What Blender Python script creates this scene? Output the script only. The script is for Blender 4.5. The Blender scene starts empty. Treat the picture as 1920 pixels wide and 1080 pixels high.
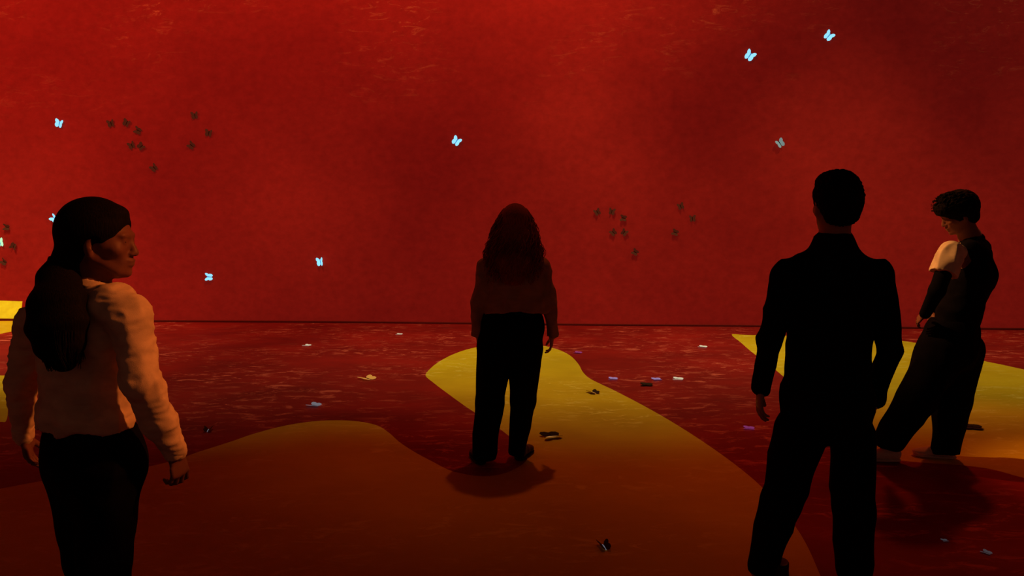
import bpy, bmesh, math, random
import numpy as np
from mathutils import Vector, noise
from mathutils.geometry import delaunay_2d_cdt

random.seed(7)
COL = bpy.context.scene.collection
SC = bpy.context.scene

# ------------------------------------------------------------------ camera
FPX = 1400.0
CAM_H = 1.65
PITCH = math.atan(155.0 / FPX)
cam_d = bpy.data.cameras.new('camera')
cam_d.sensor_width = 36.0
cam_d.lens = FPX / 1920.0 * 36.0
cam = bpy.data.objects.new('camera', cam_d)
COL.objects.link(cam)
cam.location = (0, 0, CAM_H)
cam.rotation_euler = (math.pi / 2 - PITCH, 0, 0)
SC.camera = cam


def ray(px, py):
    x = (px - 960) / FPX
    v = (540 - py) / FPX
    c, s = math.cos(PITCH), math.sin(PITCH)
    return np.array([x, c + v * s, -s + v * c])


def W(px, py, Y):
    """point of the place seen at a photo position, at distance Y into the room"""
    d = ray(px, py)
    return np.array([0, 0, CAM_H]) + d * (Y / d[1])


def G(px, py):
    d = ray(px, py)
    return np.array([0, 0, CAM_H]) + d * (-CAM_H / d[2])


# ------------------------------------------------------------------ tagging
def tag(o, label=None, cat=None, group=None, kind=None):
    if label: o['label'] = label
    if cat: o['category'] = cat
    if group: o['group'] = group
    if kind: o['kind'] = kind
    return o


def link_mesh(name, verts, faces, mat, parent=None, origin=None, smooth=True):
    me = bpy.data.meshes.new(name)
    v = np.asarray(verts, dtype=float)
    if origin is not None:
        v = v - np.asarray(origin)
    me.from_pydata(v.tolist(), [], [tuple(map(int, f)) for f in faces])
    me.update()
    if smooth:
        me.polygons.foreach_set('use_smooth', [True] * len(me.polygons))
    mats = mat if isinstance(mat, (list, tuple)) else [mat]
    for m in mats: me.materials.append(m)
    o = bpy.data.objects.new(name, me)
    COL.objects.link(o)
    if parent is not None: o.parent = parent
    return o


# ------------------------------------------------------------------ materials
def new_mat(name):
    m = bpy.data.materials.new(name)
    m.use_nodes = True
    nt = m.node_tree
    b = nt.nodes['Principled BSDF']
    return m, nt, b


def noise_node(nt, scale, detail=4, vec=None, rough=.5):
    n = nt.nodes.new('ShaderNodeTexNoise')
    n.inputs['Scale'].default_value = scale
    n.inputs['Detail'].default_value = detail
    n.inputs['Roughness'].default_value = rough
    if vec: nt.links.new(vec, n.inputs['Vector'])
    return n


def mapping(nt, scale, rot=(0, 0, 0)):
    tc = nt.nodes.new('ShaderNodeTexCoord')
    mp = nt.nodes.new('ShaderNodeMapping')
    mp.inputs['Scale'].default_value = scale
    mp.inputs['Rotation'].default_value = rot
    nt.links.new(tc.outputs['Object'], mp.inputs['Vector'])
    return mp.outputs['Vector']


def ramp(nt, fac, stops):
    r = nt.nodes.new('ShaderNodeValToRGB')
    e = r.color_ramp.elements
    while len(e) < len(stops): e.new(.5)
    for k, (p, c) in enumerate(stops):
        e[k].position = p
        e[k].color = (c[0], c[1], c[2], 1)
    nt.links.new(fac, r.inputs['Fac'])
    return r.outputs['Color']


def mix(nt, fac, a, b, mode='MIX'):
    m = nt.nodes.new('ShaderNodeMix')
    m.data_type = 'RGBA'
    m.blend_type = mode
    for sock, v in ((m.inputs[0], fac), (m.inputs[6], a), (m.inputs[7], b)):
        if isinstance(v, (int, float)): sock.default_value = v
        elif isinstance(v, tuple): sock.default_value = (v[0], v[1], v[2], 1)
        else: nt.links.new(v, sock)
    return m.outputs[2]


def cloth(name, col, rough=.9, fold=.25, scale=14, spec=.15):
    m, nt, b = new_mat(name)
    v = mapping(nt, (1, 1, 1.6))
    n = noise_node(nt, scale, 3, v)
    c = ramp(nt, n.outputs['Fac'], [(.3, tuple(x * .8 for x in col)), (.7, tuple(min(1, x * 1.12) for x in col))])
    nt.links.new(c, b.inputs['Base Color'])
    b.inputs['Roughness'].default_value = rough
    b.inputs['Specular IOR Level'].default_value = spec
    n2 = noise_node(nt, 420, 2, v)
    bp = nt.nodes.new('ShaderNodeBump')
    bp.inputs['Strength'].default_value = fold
    bp.inputs['Distance'].default_value = .004
    nt.links.new(n2.outputs['Fac'], bp.inputs['Height'])
    nt.links.new(bp.outputs['Normal'], b.inputs['Normal'])
    return m


def hair_mat(name, col):
    m, nt, b = new_mat(name)
    v = mapping(nt, (90, 90, 9))
    n = noise_node(nt, 3, 4, v)
    c = ramp(nt, n.outputs['Fac'], [(.3, tuple(x * .6 for x in col)), (.7, tuple(x * 1.5 for x in col))])
    nt.links.new(c, b.inputs['Base Color'])
    b.inputs['Roughness'].default_value = .75
    b.inputs['Specular IOR Level'].default_value = .05
    bp = nt.nodes.new('ShaderNodeBump')
    bp.inputs['Strength'].default_value = .5
    bp.inputs['Distance'].default_value = .004
    nt.links.new(n.outputs['Fac'], bp.inputs['Height'])
    nt.links.new(bp.outputs['Normal'], b.inputs['Normal'])
    return m


def skin_mat(name, col):
    m, nt, b = new_mat(name)
    n = noise_node(nt, 30, 3, mapping(nt, (1, 1, 1)))
    c = ramp(nt, n.outputs['Fac'], [(.3, tuple(x * .88 for x in col)), (.7, col)])
    nt.links.new(c, b.inputs['Base Color'])
    b.inputs['Roughness'].default_value = .55
    b.inputs['Specular IOR Level'].default_value = .3
    return m


def plain(name, col, rough=.6, emit=None, strength=0.0, spec=.2):
    m, nt, b = new_mat(name)
    n = noise_node(nt, 40, 2, mapping(nt, (1, 1, 1)))
    c = ramp(nt, n.outputs['Fac'], [(.3, tuple(x * .85 for x in col)), (.7, col)])
    nt.links.new(c, b.inputs['Base Color'])
    b.inputs['Roughness'].default_value = rough
    b.inputs['Specular IOR Level'].default_value = spec
    if emit:
        b.inputs['Emission Color'].default_value = (*emit, 1)
        b.inputs['Emission Strength'].default_value = strength
    return m


def sand_floor(name, dark, light, streak, emit):
    """floor picture: smooth sand with thin lighter ripples"""
    m, nt, b = new_mat(name)
    v = mapping(nt, (1.0, 1.35, 1.0), (0, 0, .12))
    n1 = noise_node(nt, 1.1, 5, v, .6)
    base = ramp(nt, n1.outputs['Fac'], [(.3, dark), (.7, light)])
    v2 = mapping(nt, (1.5, 3.6, 1.0), (0, 0, -.1))
    n2 = noise_node(nt, 3.2, 7, v2, .72)
    n2.inputs['Distortion'].default_value = .8
    f2 = ramp(nt, n2.outputs['Fac'], [(.53, (0, 0, 0)), (.63, (1, 1, 1))])
    n3 = noise_node(nt, .8, 3, v, .5)
    f3 = ramp(nt, n3.outputs['Fac'], [(.38, (0, 0, 0)), (.58, (1, 1, 1))])
    f = mix(nt, 1.0, f2, f3, 'MULTIPLY')
    c = mix(nt, f, base, streak)
    nt.links.new(c, b.inputs['Base Color'])
    b.inputs['Roughness'].default_value = .62
    b.inputs['Specular IOR Level'].default_value = .12
    nt.links.new(c, b.inputs['Emission Color'])
    b.inputs['Emission Strength'].default_value = emit
    bp = nt.nodes.new('ShaderNodeBump')
    bp.inputs['Strength'].default_value = .25
    bp.inputs['Distance'].default_value = .01
    nt.links.new(n2.outputs['Fac'], bp.inputs['Height'])
    nt.links.new(bp.outputs['Normal'], b.inputs['Normal'])
    return m


def screen_mat(name, c0, c1, streak, emit, base_k=1.0, top=True):
    """large lit picture of a red desert haze, with fine ripples"""
    m, nt, b = new_mat(name)
    v = mapping(nt, (1, 1, 1.3))
    n1 = noise_node(nt, .28, 6, v, .62)
    base = ramp(nt, n1.outputs['Fac'], [(.34, c0), (.66, c1)])
    v2 = mapping(nt, (1.6, 1.6, 6.0), (.18, .0, .0))
    n2 = noise_node(nt, 1.7, 8, v2, .75)
    n2.inputs['Distortion'].default_value = 1.2
    f2 = ramp(nt, n2.outputs['Fac'], [(.55, (0, 0, 0)), (.68, (1, 1, 1))])
    # ripples belong to the dune crest drawn in the upper middle of the picture
    tc = nt.nodes.new('ShaderNodeTexCoord')
    sep = nt.nodes.new('ShaderNodeSeparateXYZ')
    nt.links.new(tc.outputs['Object'], sep.inputs[0])
    rz = nt.nodes.new('ShaderNodeMapRange')
    rz.inputs['From Min'].default_value = 2.7
    rz.inputs['From Max'].default_value = 4.9
    nt.links.new(sep.outputs['Z'], rz.inputs['Value'])
    f = mix(nt, 1.0, f2, rz.outputs['Result'], 'MULTIPLY')
    n5 = noise_node(nt, .55, 2, v)
    f5 = ramp(nt, n5.outputs['Fac'], [(.45, (.05, .05, .05)), (.60, (1, 1, 1))])
    f = mix(nt, 1.0, f, f5, 'MULTIPLY')
    c = mix(nt, f, base, streak)
    # the fine tile-to-tile grain of the display
    n4 = noise_node(nt, 9, 4, v, .7)
    g = ramp(nt, n4.outputs['Fac'], [(.3, (.86, .86, .86)), (.7, (1.1, 1.1, 1.1))])
    c = mix(nt, 1.0, c, g, 'MULTIPLY')
    nt.links.new(c, b.inputs['Base Color'])
    b.inputs['Roughness'].default_value = .8
    b.inputs['Specular IOR Level'].default_value = .05
    nt.links.new(c, b.inputs['Emission Color'])
    b.inputs['Emission Strength'].default_value = emit
    return m


M_WALL = screen_mat('red_haze_picture', (.30, .0125, .0095), (.42, .019, .012), (.70, .12, .04), .21)
M_WALL_Y = screen_mat('yellow_dune_on_wall', (.70, .50, .012), (.80, .60, .016), (.85, .6, .1), .60)
M_FL_R = sand_floor('red_sand_floor', (.20, .005, .007), (.38, .012, .012), (.66, .11, .09), .0)
M_FL_Y = sand_floor('yellow_sand_floor', (.66, .43, .012), (.82, .58, .018), (.9, .70, .12), .0)
M_BASE = plain('dark_base_strip', (.16, .006, .008), .8)
M_BLACK = plain('black_paint', (.006, .006, .008), .9)

# ------------------------------------------------------------------ curved screen wall
base_px = [(-60, 600.5), (120, 602), (300, 603.5), (600, 605.0), (860, 607.5), (1060, 610), (1440, 613.0), (1850, 618.0), (1980, 619)]
path = [tuple(G(*p)[:2]) for p in base_px]
path = [(-11.9, 3.6), (-11.7, 5.6), (-11.1, 7.6), (-10.0, 9.3), (-8.9, 10.3)] + path + [(8.5, 9.55), (9.6, 8.7), (10.5, 7.2), (11.0, 5.2), (11.1, 3.6)]


def catmull(pts, n=6):
    out = []
    P = [pts[0]] + list(pts) + [pts[-1]]
    for i in range(1, len(P) - 2):
        p0, p1, p2, p3 = (np.array(P[i + k]) for k in (-1, 0, 1, 2))
        for j in range(n):
            t = j / n
            out.append(.5 * ((2 * p1) + (-p0 + p2) * t + (2 * p0 - 5 * p1 + 4 * p2 - p3) * t * t + (-p0 + 3 * p1 - 3 * p2 + p3) * t ** 3))
    out.append(np.array(pts[-1]))
    return out


path = catmull(path, 5)
U = [0.0]
for a, b in zip(path[:-1], path[1:]): U.append(U[-1] + float(np.linalg.norm(b - a)))


def at_u(u):
    u = max(0, min(U[-1] - 1e-6, u))
    for i in range(len(U) - 1):
        if U[i] <= u <= U[i + 1]:
            t = (u - U[i]) / (U[i + 1] - U[i])
            return path[i] * (1 - t) + path[i + 1] * t, (path[i + 1] - path[i]) / (U[i + 1] - U[i])


def wall_hit(px, py):
    d = ray(px, py)
    o = np.zeros(2)
    for i in range(len(path) - 1):
        a, b = path[i], path[i + 1]
        e = b - a
        den = d[0] * (-e[1]) + e[0] * d[1]
        if abs(den) < 1e-9: continue
        s = (a[0] * (-e[1]) + e[0] * a[1]) / den
        t = (d[0] * a[1] - d[1] * a[0]) / den
        if s > 0 and -1e-6 <= t <= 1 + 1e-6 and a[1] > 2:
            return U[i] + t * (U[i + 1] - U[i]), CAM_H + s * d[2]
    return None


def cdt_mesh(outer, polys, extra_edges=()):
    """outer rectangle + inner polygons -> verts, faces, flag of the polygon a face is in"""
    vs = [Vector(p) for p in outer]
    ed = [(i, (i + 1) % len(outer)) for i in range(len(outer))]
    for p in polys:
        k = len(vs)
        vs += [Vector(q) for q in p]
        ed += [(k + i, k + (i + 1) % len(p)) for i in range(len(p))]
    for a, b in extra_edges:
        k = len(vs)
        vs += [Vector(a), Vector(b)]
        ed.append((k, k + 1))
    r = delaunay_2d_cdt(vs, ed, [], 0, 1e-5)
    V, F = r[0], r[2]

    def inside(c, poly):
        n = False
        j = len(poly) - 1
        for i in range(len(poly)):
            xi, yi = poly[i]; xj, yj = poly[j]
            if (yi > c[1]) != (yj > c[1]) and c[0] < (xj - xi) * (c[1] - yi) / (yj - yi) + xi: n = not n
            j = i
        return n
    flags = []
    for f in F:
        c = sum((V[i] for i in f), Vector((0, 0))) / len(f)
        flags.append(1 if any(inside(c, p) for p in polys) else 0)
    return V, F, flags


def smooth_poly(pts, n=6):
    P = [np.array(p, float) for p in pts]
    out = []
    N = len(P)
    for i in range(N):
        p0, p1, p2, p3 = P[i - 1], P[i], P[(i + 1) % N], P[(i + 2) % N]
        for j in range(n):
            t = j / n
            out.append(tuple(.5 * ((2 * p1) + (-p0 + p2) * t + (2 * p0 - 5 * p1 + 4 * p2 - p3) * t * t + (-p0 + 3 * p1 - 3 * p2 + p3) * t ** 3)))
    return out


WALL_TOP = 6.6
wp = [wall_hit(42, 565), wall_hit(40, 580)]
uy, zy = wp[0]
u2, _ = wp[1]
u3, _ = wall_hit(39, 600)
wall_patch = [(uy, zy), (uy - .5, zy + .01), (uy - 1.4, zy + .05), (uy - 2.4, .12), (uy - 2.6, .0), (u3, 0), (u2, .15)]
ex = [((U[i], 0), (U[i], WALL_TOP)) for i in range(1, len(U) - 1)]
V, F, fl = cdt_mesh([(0, 0), (U[-1], 0), (U[-1], WALL_TOP), (0, WALL_TOP)], [wall_patch], ex)
wv = []
for v in V:
    p, _ = at_u(v[0])
    wv.append((p[0], p[1], v[1]))
w = link_mesh('wall_back', wv, F, [M_WALL, M_WALL_Y], smooth=False)
w.data.polygons.foreach_set('material_index', fl)
tag(w, kind='structure')
w['label'] = 'long curved wall screen glowing deep red with a yellow dune at its left'
sm = w.modifiers.new('thick', 'SOLIDIFY'); sm.thickness = .12; sm.offset = 1.0
# make it grow away from the room
w.data.update()
if w.data.polygons[0].normal.y < 0: sm.offset = -1.0

# dark strip where the screen meets the floor
bv, bf = [], []
for i, p in enumerate(path):
    t = path[min(i + 1, len(path) - 1)] - path[max(i - 1, 0)]
    t = t / np.linalg.norm(t)
    nrm = np.array([t[1], -t[0]])
    if nrm @ (np.array([0, 3]) - p) < 0: nrm = -nrm
    q = p + nrm * .02
    bv += [(p[0], p[1], .0), (q[0], q[1], .0), (q[0], q[1], .020), (p[0], p[1], .026)]
    if i:
        k = 4 * i
        for a in range(4):
            bf.append((k - 4 + a, k - 4 + (a + 1) % 4, k + (a + 1) % 4, k + a))
o = link_mesh('baseboard_back', bv, bf, M_BASE, smooth=False)
tag(o, kind='structure')
o['label'] = 'thin dark strip along the foot of the red screen'


# ------------------------------------------------------------------ floor
def gp(lst): return [tuple(G(*p)[:2]) for p in lst]


patch_main = gp([(798, 704), (806, 692), (822, 679), (848, 665), (880, 654), (915, 648), (960, 645), (1010, 647), (1045, 655), (1068, 666), (1084, 682), (1094, 699),
                 (1110, 712), (1150, 731), (1200, 757), (1250, 785), (1300, 816), (1350, 850), (1390, 880), (1425, 910), (1462, 950), (1500, 1000),
                 (1530, 1060), (1560, 1150), (1560, 1300), (1000, 1400), (200, 1400), (-400, 1300), (-300, 1000), (60, 905), (250, 880), (330, 862), (370, 848),
                 (430, 829), (480, 812), (540, 797), (600, 789), (660, 789), (705, 797), (730, 812), (748, 828), (775, 846), (812, 866),
                 (850, 884), (905, 893), (950, 886), (985, 866), (985, 846), (962, 824), (934, 802), (905, 783), (870, 760), (833, 733), (812, 717)])
patch_right = gp([(1372, 627), (1400, 628), (1500, 630), (1600, 634), (1700, 640), (1800, 662), (1838, 675), (1880, 684), (1940, 697), (2100, 730), (2300, 800),
                  (2300, 990), (2050, 925), (1920, 896), (1860, 880), (1800, 872), (1740, 868), (1680, 862), (1620, 845), (1560, 800),
                  (1500, 735), (1450, 690), (1412, 662), (1390, 643)])
uL = [tuple(at_u(u)[0] + np.array([0, -.031])) for u in (uy - 2.6, uy - 1.5, u3)]
patch_left = [tuple(p) for p in uL] + gp([(37, 606), (33, 615), (20, 622), (0, 626), (-60, 634), (-160, 640), (-260, 625)])
patch_left2 = gp([(12, 708), (0, 704), (-60, 700), (-160, 720), (-120, 780), (-40, 792), (0, 791), (12, 788), (15, 760)])
polys = [smooth_poly(patch_main, 4), smooth_poly(patch_right, 4), patch_left, smooth_poly(patch_left2, 4)]
# outer outline follows the screen
outer = [(-11.9, -2.5), (11.1, -2.5), (11.1, 3.6)] + [tuple(p) for p in reversed(path[1:-1])] + [(-11.9, 3.6)]
V, F, fl = cdt_mesh(outer, polys)
# keep faces inside the outline
F2, fl2 = [], []


def inpoly(c, poly):
    n = False
    j = len(poly) - 1
    for i in range(len(poly)):
        xi, yi = poly[i]; xj, yj = poly[j]
        if (yi > c[1]) != (yj > c[1]) and c[0] < (xj - xi) * (c[1] - yi) / (yj - yi) + xi: n = not n
        j = i
    return n


for f, g in zip(F, fl):
    c = sum((V[i] for i in f), Vector((0, 0))) / len(f)
    if inpoly(c, outer):
        F2.append(tuple(f)); fl2.append(g)
fo = link_mesh('floor', [(v[0], v[1], 0) for v in V], F2, [M_FL_R, M_FL_Y], smooth=False)
fo.data.polygons.foreach_set('material_index', fl2)
bm = bmesh.new(); bm.from_mesh(fo.data)
for f in bm.faces:
    if f.normal.z < 0: f.normal_flip()
bm.to_mesh(fo.data); bm.free()
tag(fo, kind='structure')
fo['label'] = 'floor lit with red and yellow rippled sand'
sm = fo.modifiers.new('thick', 'SOLIDIFY'); sm.thickness = .1; sm.offset = -1.0

cv = [(-12.2, -2.5, WALL_TOP), (11.4, -2.5, WALL_TOP), (11.4, 11.8, WALL_TOP), (-12.2, 11.8, WALL_TOP)]
cv += [(x, y, z + .1) for x, y, z in cv]
ce = link_mesh('ceiling', cv, [(0, 3, 2, 1), (4, 5, 6, 7), (0, 1, 5, 4), (1, 2, 6, 5), (2, 3, 7, 6), (3, 0, 4, 7)], M_BLACK, smooth=False)
tag(ce, kind='structure')


# ------------------------------------------------------------------ volume modelling of bodies and clothes
def unit(v):
    v = np.asarray(v, float)
    return v / np.linalg.norm(v)


class Vol:
    def __init__(s, lo, hi, h):
        s.lo = np.asarray(lo, float); s.h = h
        n = np.ceil((np.asarray(hi) - s.lo) / h).astype(int) + 1
        s.n = n
        s.ax = [(s.lo[i] + h * np.arange(n[i])).astype(np.float32) for i in range(3)]
        s.f = np.full(tuple(n), .5, np.float32)

    def _sl(s, lo, hi):
        a = np.clip(np.floor((lo - s.lo) / s.h).astype(int), 0, s.n - 1)
        b = np.clip(np.ceil((hi - s.lo) / s.h).astype(int) + 1, 1, s.n)
        return tuple(slice(int(a[i]), int(b[i])) for i in range(3))

    def seg(s, p0, p1, r0, r1, side=(1, 0, 0), k=.02, c=None, op='add'):
        p0 = np.asarray(p0, float); p1 = np.asarray(p1, float)
        if not hasattr(r0, '__len__'): r0 = (r0, r0)
        if not hasattr(r1, '__len__'): r1 = (r1, r1)
        mr = max(*r0, *r1, c or 0) + 3 * k + 3 * s.h
        sl = s._sl(np.minimum(p0, p1) - mr, np.maximum(p0, p1) + mr)
        X = s.ax[0][sl[0]][:, None, None]; Y = s.ax[1][sl[1]][None, :, None]; Z = s.ax[2][sl[2]][None, None, :]
        if X.size == 0 or Y.size == 0 or Z.size == 0: return
        L = float(np.linalg.norm(p1 - p0))
        w = (p1 - p0) / L if L > 1e-6 else np.array([0, 0, 1.0])
        L = max(L, 1e-6)
        sd = np.asarray(side, float); sd = sd - w * (sd @ w)
        if np.linalg.norm(sd) < 1e-4: sd = np.cross(w, (0.3, 1, .2))
        sd = unit(sd); nn = np.cross(w, sd)
        dx, dy, dz = X - p0[0], Y - p0[1], Z - p0[2]
        ax = dx * w[0] + dy * w[1] + dz * w[2]
        t = np.clip(ax / L, 0, 1)
        e = ax - t * L
        A = r0[0] + (r1[0] - r0[0]) * t
        B = r0[1] + (r1[1] - r0[1]) * t
        u = dx * sd[0] + dy * sd[1] + dz * sd[2]
        v = dx * nn[0] + dy * nn[1] + dz * nn[2]
        mn = np.minimum(A, B)
        C = mn if c is None else c
        d = (np.sqrt((u / A) ** 2 + (v / B) ** 2 + (e / C) ** 2) - 1) * mn
        sub = s.f[sl]
        if op == 'add':
            hh = np.clip(.5 + .5 * (sub - d) / k, 0, 1)
            s.f[sl] = sub + (d - sub) * hh - k * hh * (1 - hh)
        else:
            hh = np.clip(.5 + .5 * (sub + d) / k, 0, 1)   # smooth max(sub,-d)
            hh = np.clip(.5 - .5 * (sub + d) / k, 0, 1)
            s.f[sl] = sub + (-d - sub) * hh + k * hh * (1 - hh)

    def ball(s, p, r, side=(1, 0, 0), up=(0, 0, 1), k=.02, op='add'):
        """ellipsoid: r = (along side, along the third axis, along up)"""
        p = np.asarray(p, float); up = unit(up)
        s.seg(p - up * 1e-4, p + up * 1e-4, (r[0], r[1]), (r[0], r[1]), side, k, r[2], op)

    def chain(s, pts, radii, side=(1, 0, 0), k=.02):
        for i in range(len(pts) - 1):
            s.seg(pts[i], pts[i + 1], radii[i], radii[i + 1], side, k)

    def cut(s, p, n):
        """remove what lies on the side the normal points to"""
        n = unit(n)
        X = s.ax[0][:, None, None]; Y = s.ax[1][None, :, None]; Z = s.ax[2][None, None, :]
        d = (X - p[0]) * n[0] + (Y - p[1]) * n[1] + (Z - p[2]) * n[2]
        s.f = np.maximum(s.f, d.astype(np.float32))

    def mesh(s):
        f = s.f
        ins = f < 0
        I = ins.astype(np.int8)
        cs = np.zeros(tuple(np.array(f.shape) - 1), np.int8)
        for a in (0, 1):
            for b in (0, 1):
                for c in (0, 1):
                    cs += I[a:f.shape[0] - 1 + a, b:f.shape[1] - 1 + b, c:f.shape[2] - 1 + c]
        act = (cs > 0) & (cs < 8)
        idx = np.argwhere(act)
        vid = np.full(act.shape, -1, np.int32)
        vid[act] = np.arange(len(idx))
        P = np.zeros((len(idx), 3)); N = np.zeros(len(idx))
        cor = [(a, b, c) for a in (0, 1) for b in (0, 1) for c in (0, 1)]
        val = {c: f[idx[:, 0] + c[0], idx[:, 1] + c[1], idx[:, 2] + c[2]] for c in cor}
        for c in cor:
            for ax in range(3):
                if c[ax] == 0:
                    c2 = list(c); c2[ax] = 1; c2 = tuple(c2)
                    a, b = val[c], val[c2]
                    m = (a < 0) != (b < 0)
                    t = np.where(m, a / np.where(m, a - b, 1), 0)
                    q = np.tile(np.array(c, float), (len(idx), 1))
                    q[:, ax] = t
                    P[m] += q[m]; N[m] += 1
        P = P / N[:, None] + idx
        P = s.lo + P * s.h
        faces = []
        for ax in range(3):
            o1, o2 = (ax + 1) % 3, (ax + 2) % 3
            sa = [slice(None)] * 3; sb = [slice(None)] * 3
            sa[ax] = slice(0, -1); sb[ax] = slice(1, None)
            for o_ in (o1, o2):
                sa[o_] = slice(1, -1); sb[o_] = slice(1, -1)
            A = ins[tuple(sa)]; B = ins[tuple(sb)]
            e = np.argwhere(A != B)
            if not len(e): continue
            flip = A[e[:, 0], e[:, 1], e[:, 2]]
            e = e.copy(); e[:, o1] += 1; e[:, o2] += 1
            quad = []
            for d1, d2 in ((0, 0), (1, 0), (1, 1), (0, 1)):
                c = e.copy(); c[:, o1] -= 1 - d1; c[:, o2] -= 1 - d2
                quad.append(vid[c[:, 0], c[:, 1], c[:, 2]])
            Q = np.stack(quad, 1)
            Q[~flip] = Q[~flip][:, ::-1]
            faces.append(Q)
        Q = np.concatenate(faces)
        Q = Q[(Q >= 0).all(1)]
        return P, Q


def wrinkle(o, amp, freq, squash=(1, 1, 1), seed=0.0):
    """soft folds pressed into the cloth"""
    me = o.data
    n = len(me.vertices)
    co = np.empty(n * 3); me.vertices.foreach_get('co', co); co = co.reshape(-1, 3)
    nr = np.empty(n * 3); me.vertex_normals.foreach_get('vector', nr); nr = nr.reshape(-1, 3)
    d = np.empty(n)
    for i in range(n):
        c = co[i]
        d[i] = noise.noise(Vector((c[0] * squash[0] * freq + seed, c[1] * squash[1] * freq, c[2] * squash[2] * freq)))
    d = (1 - np.abs(d) * 2.2)
    co += nr * (d[:, None] - .55) * amp
    me.vertices.foreach_set('co', co.ravel())
    me.update()


def tubes(polylines, r0, r1, sides=4):
    vs, fs = [], []
    for pl in polylines:
        k0 = len(vs)
        n = len(pl)
        for i, p in enumerate(pl):
            t = pl[min(i + 1, n - 1)] - pl[max(i - 1, 0)]
            t = t / (np.linalg.norm(t) + 1e-9)
            a = np.cross(t, (.31, .87, .38)); a /= np.linalg.norm(a) + 1e-9
            b = np.cross(t, a)
            r = r0 + (r1 - r0) * i / (n - 1)
            for j in range(sides):
                g = 2 * math.pi * j / sides
                vs.append(p + (a * math.cos(g) + b * math.sin(g)) * r)
            if i:
                k = k0 + (i - 1) * sides
                for j in range(sides):
                    fs.append((k + j, k + (j + 1) % sides, k + sides + (j + 1) % sides, k + sides + j))
        fs.append(tuple(k0 + j for j in reversed(range(sides))))
        e = k0 + (n - 1) * sides
        fs.append(tuple(e + j for j in range(sides)))
    return vs, fs


def join_arrays(P, Q, vs, fs):
    k = len(P)
    V = [tuple(p) for p in P] + [tuple(v) for v in vs]
    Fc = [tuple(q) for q in Q] + [tuple(i + k for i in f) for f in fs]
    return V, Fc


class Head:
    def __init__(s, c, fwd, up=(0, 0, 1), k=1.0):
        s.c = np.asarray(c, float); s.f = unit(fwd)
        u = np.asarray(up, float); u = unit(u - s.f * (u @ s.f))
        s.u = u; s.r = np.cross(s.f, u); s.k = k

    def p(s, r, f, u): return s.c + (s.r * r + s.f * f + s.u * u) * s.k

    def build(s, v, neck, nr=.052):
        k = s.k; B = v.ball
        B(s.p(0, -.012, .032), (.073 * k, .094 * k, .083 * k), s.r, s.u, .01)
        B(s.p(0, .035, .0), (.066 * k, .054 * k, .075 * k), s.r, s.u, .02)
        v.seg(s.p(0, .03, -.02), s.p(0, .052, -.088), (.060 * k, .055 * k), (.032 * k, .030 * k), s.r, .025)
        B(s.p(0, .080, -.098), (.018 * k, .015 * k, .014 * k), s.r, s.u, .015)      # chin
        for q in (-1, 1):
            v.seg(s.p(q * .055, .0, -.05), s.p(q * .028, .062, -.09), .016 * k, .014 * k, s.r, .02)      # jaw
            B(s.p(q * .042, .066, -.025), (.020 * k, .016 * k, .016 * k), s.r, s.u, .02)  # cheek
            B(s.p(q * .031, .104, .004), (.017 * k, .014 * k, .012 * k), s.r, s.u, .012, op='sub')
            B(s.p(q * .031, .078, .003), (.0135 * k, .0125 * k, .0125 * k), s.r, s.u, .003)
            B(s.p(q * .076, -.006, -.012), (.007 * k, .016 * k, .030 * k), s.r + s.f * -.35 * q, s.u, .006)  # ear
            B(s.p(q * .074, -.004, -.036), (.007 * k, .009 * k, .011 * k), s.r, s.u, .006)
            B(s.p(q * .084, .002, -.010), (.006 * k, .007 * k, .015 * k), s.r, s.u, .004, op='sub')
        B(s.p(0, .083, .022), (.048 * k, .012 * k, .009 * k), s.r, s.u, .015)       # brow
        v.seg(s.p(0, .088, .008), s.p(0, .105, -.033), (.008 * k, .008 * k), (.013 * k, .011 * k), s.r, .010)
        B(s.p(0, .074, -.062), (.034 * k, .022 * k, .030 * k), s.r, s.u, .015)
        for q in (-1, 1):
            B(s.p(q * .012, .098, -.037), (.008 * k, .009 * k, .007 * k), s.r, s.u, .006)
        B(s.p(0, .094, -.0585), (.023 * k, .010 * k, .0065 * k), s.r, s.u, .006)
        B(s.p(0, .092, -.071), (.019 * k, .010 * k, .0070 * k), s.r, s.u, .006)
        v.seg(s.p(0, -.02, -.03), neck, nr * k, nr * 1.08, s.r, .03)

    def face_parts(s, root, org, iris):
        for q in (-1, 1):
            vs, fs = [], []
            c = s.p(q * .031, .0765, .003)
            R = .0132 * s.k
            for i in range(9):
                for j in range(12):
                    a = math.pi * i / 8; b = 2 * math.pi * j / 12
                    vs.append(c + R * (s.f * math.cos(a) + s.r * math.sin(a) * math.cos(b) + s.u * math.sin(a) * math.sin(b)))
            for i in range(8):
                for j in range(12):
                    fs.append((i * 12 + j, i * 12 + (j + 1) % 12, (i + 1) * 12 + (j + 1) % 12, (i + 1) * 12 + j))
            e = link_mesh('eye', vs, fs, [M_EYE, iris], root, org)
            mi = [1 if f < 24 else 0 for f in range(len(fs))]
            e.data.polygons.foreach_set('material_index', mi)


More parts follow.
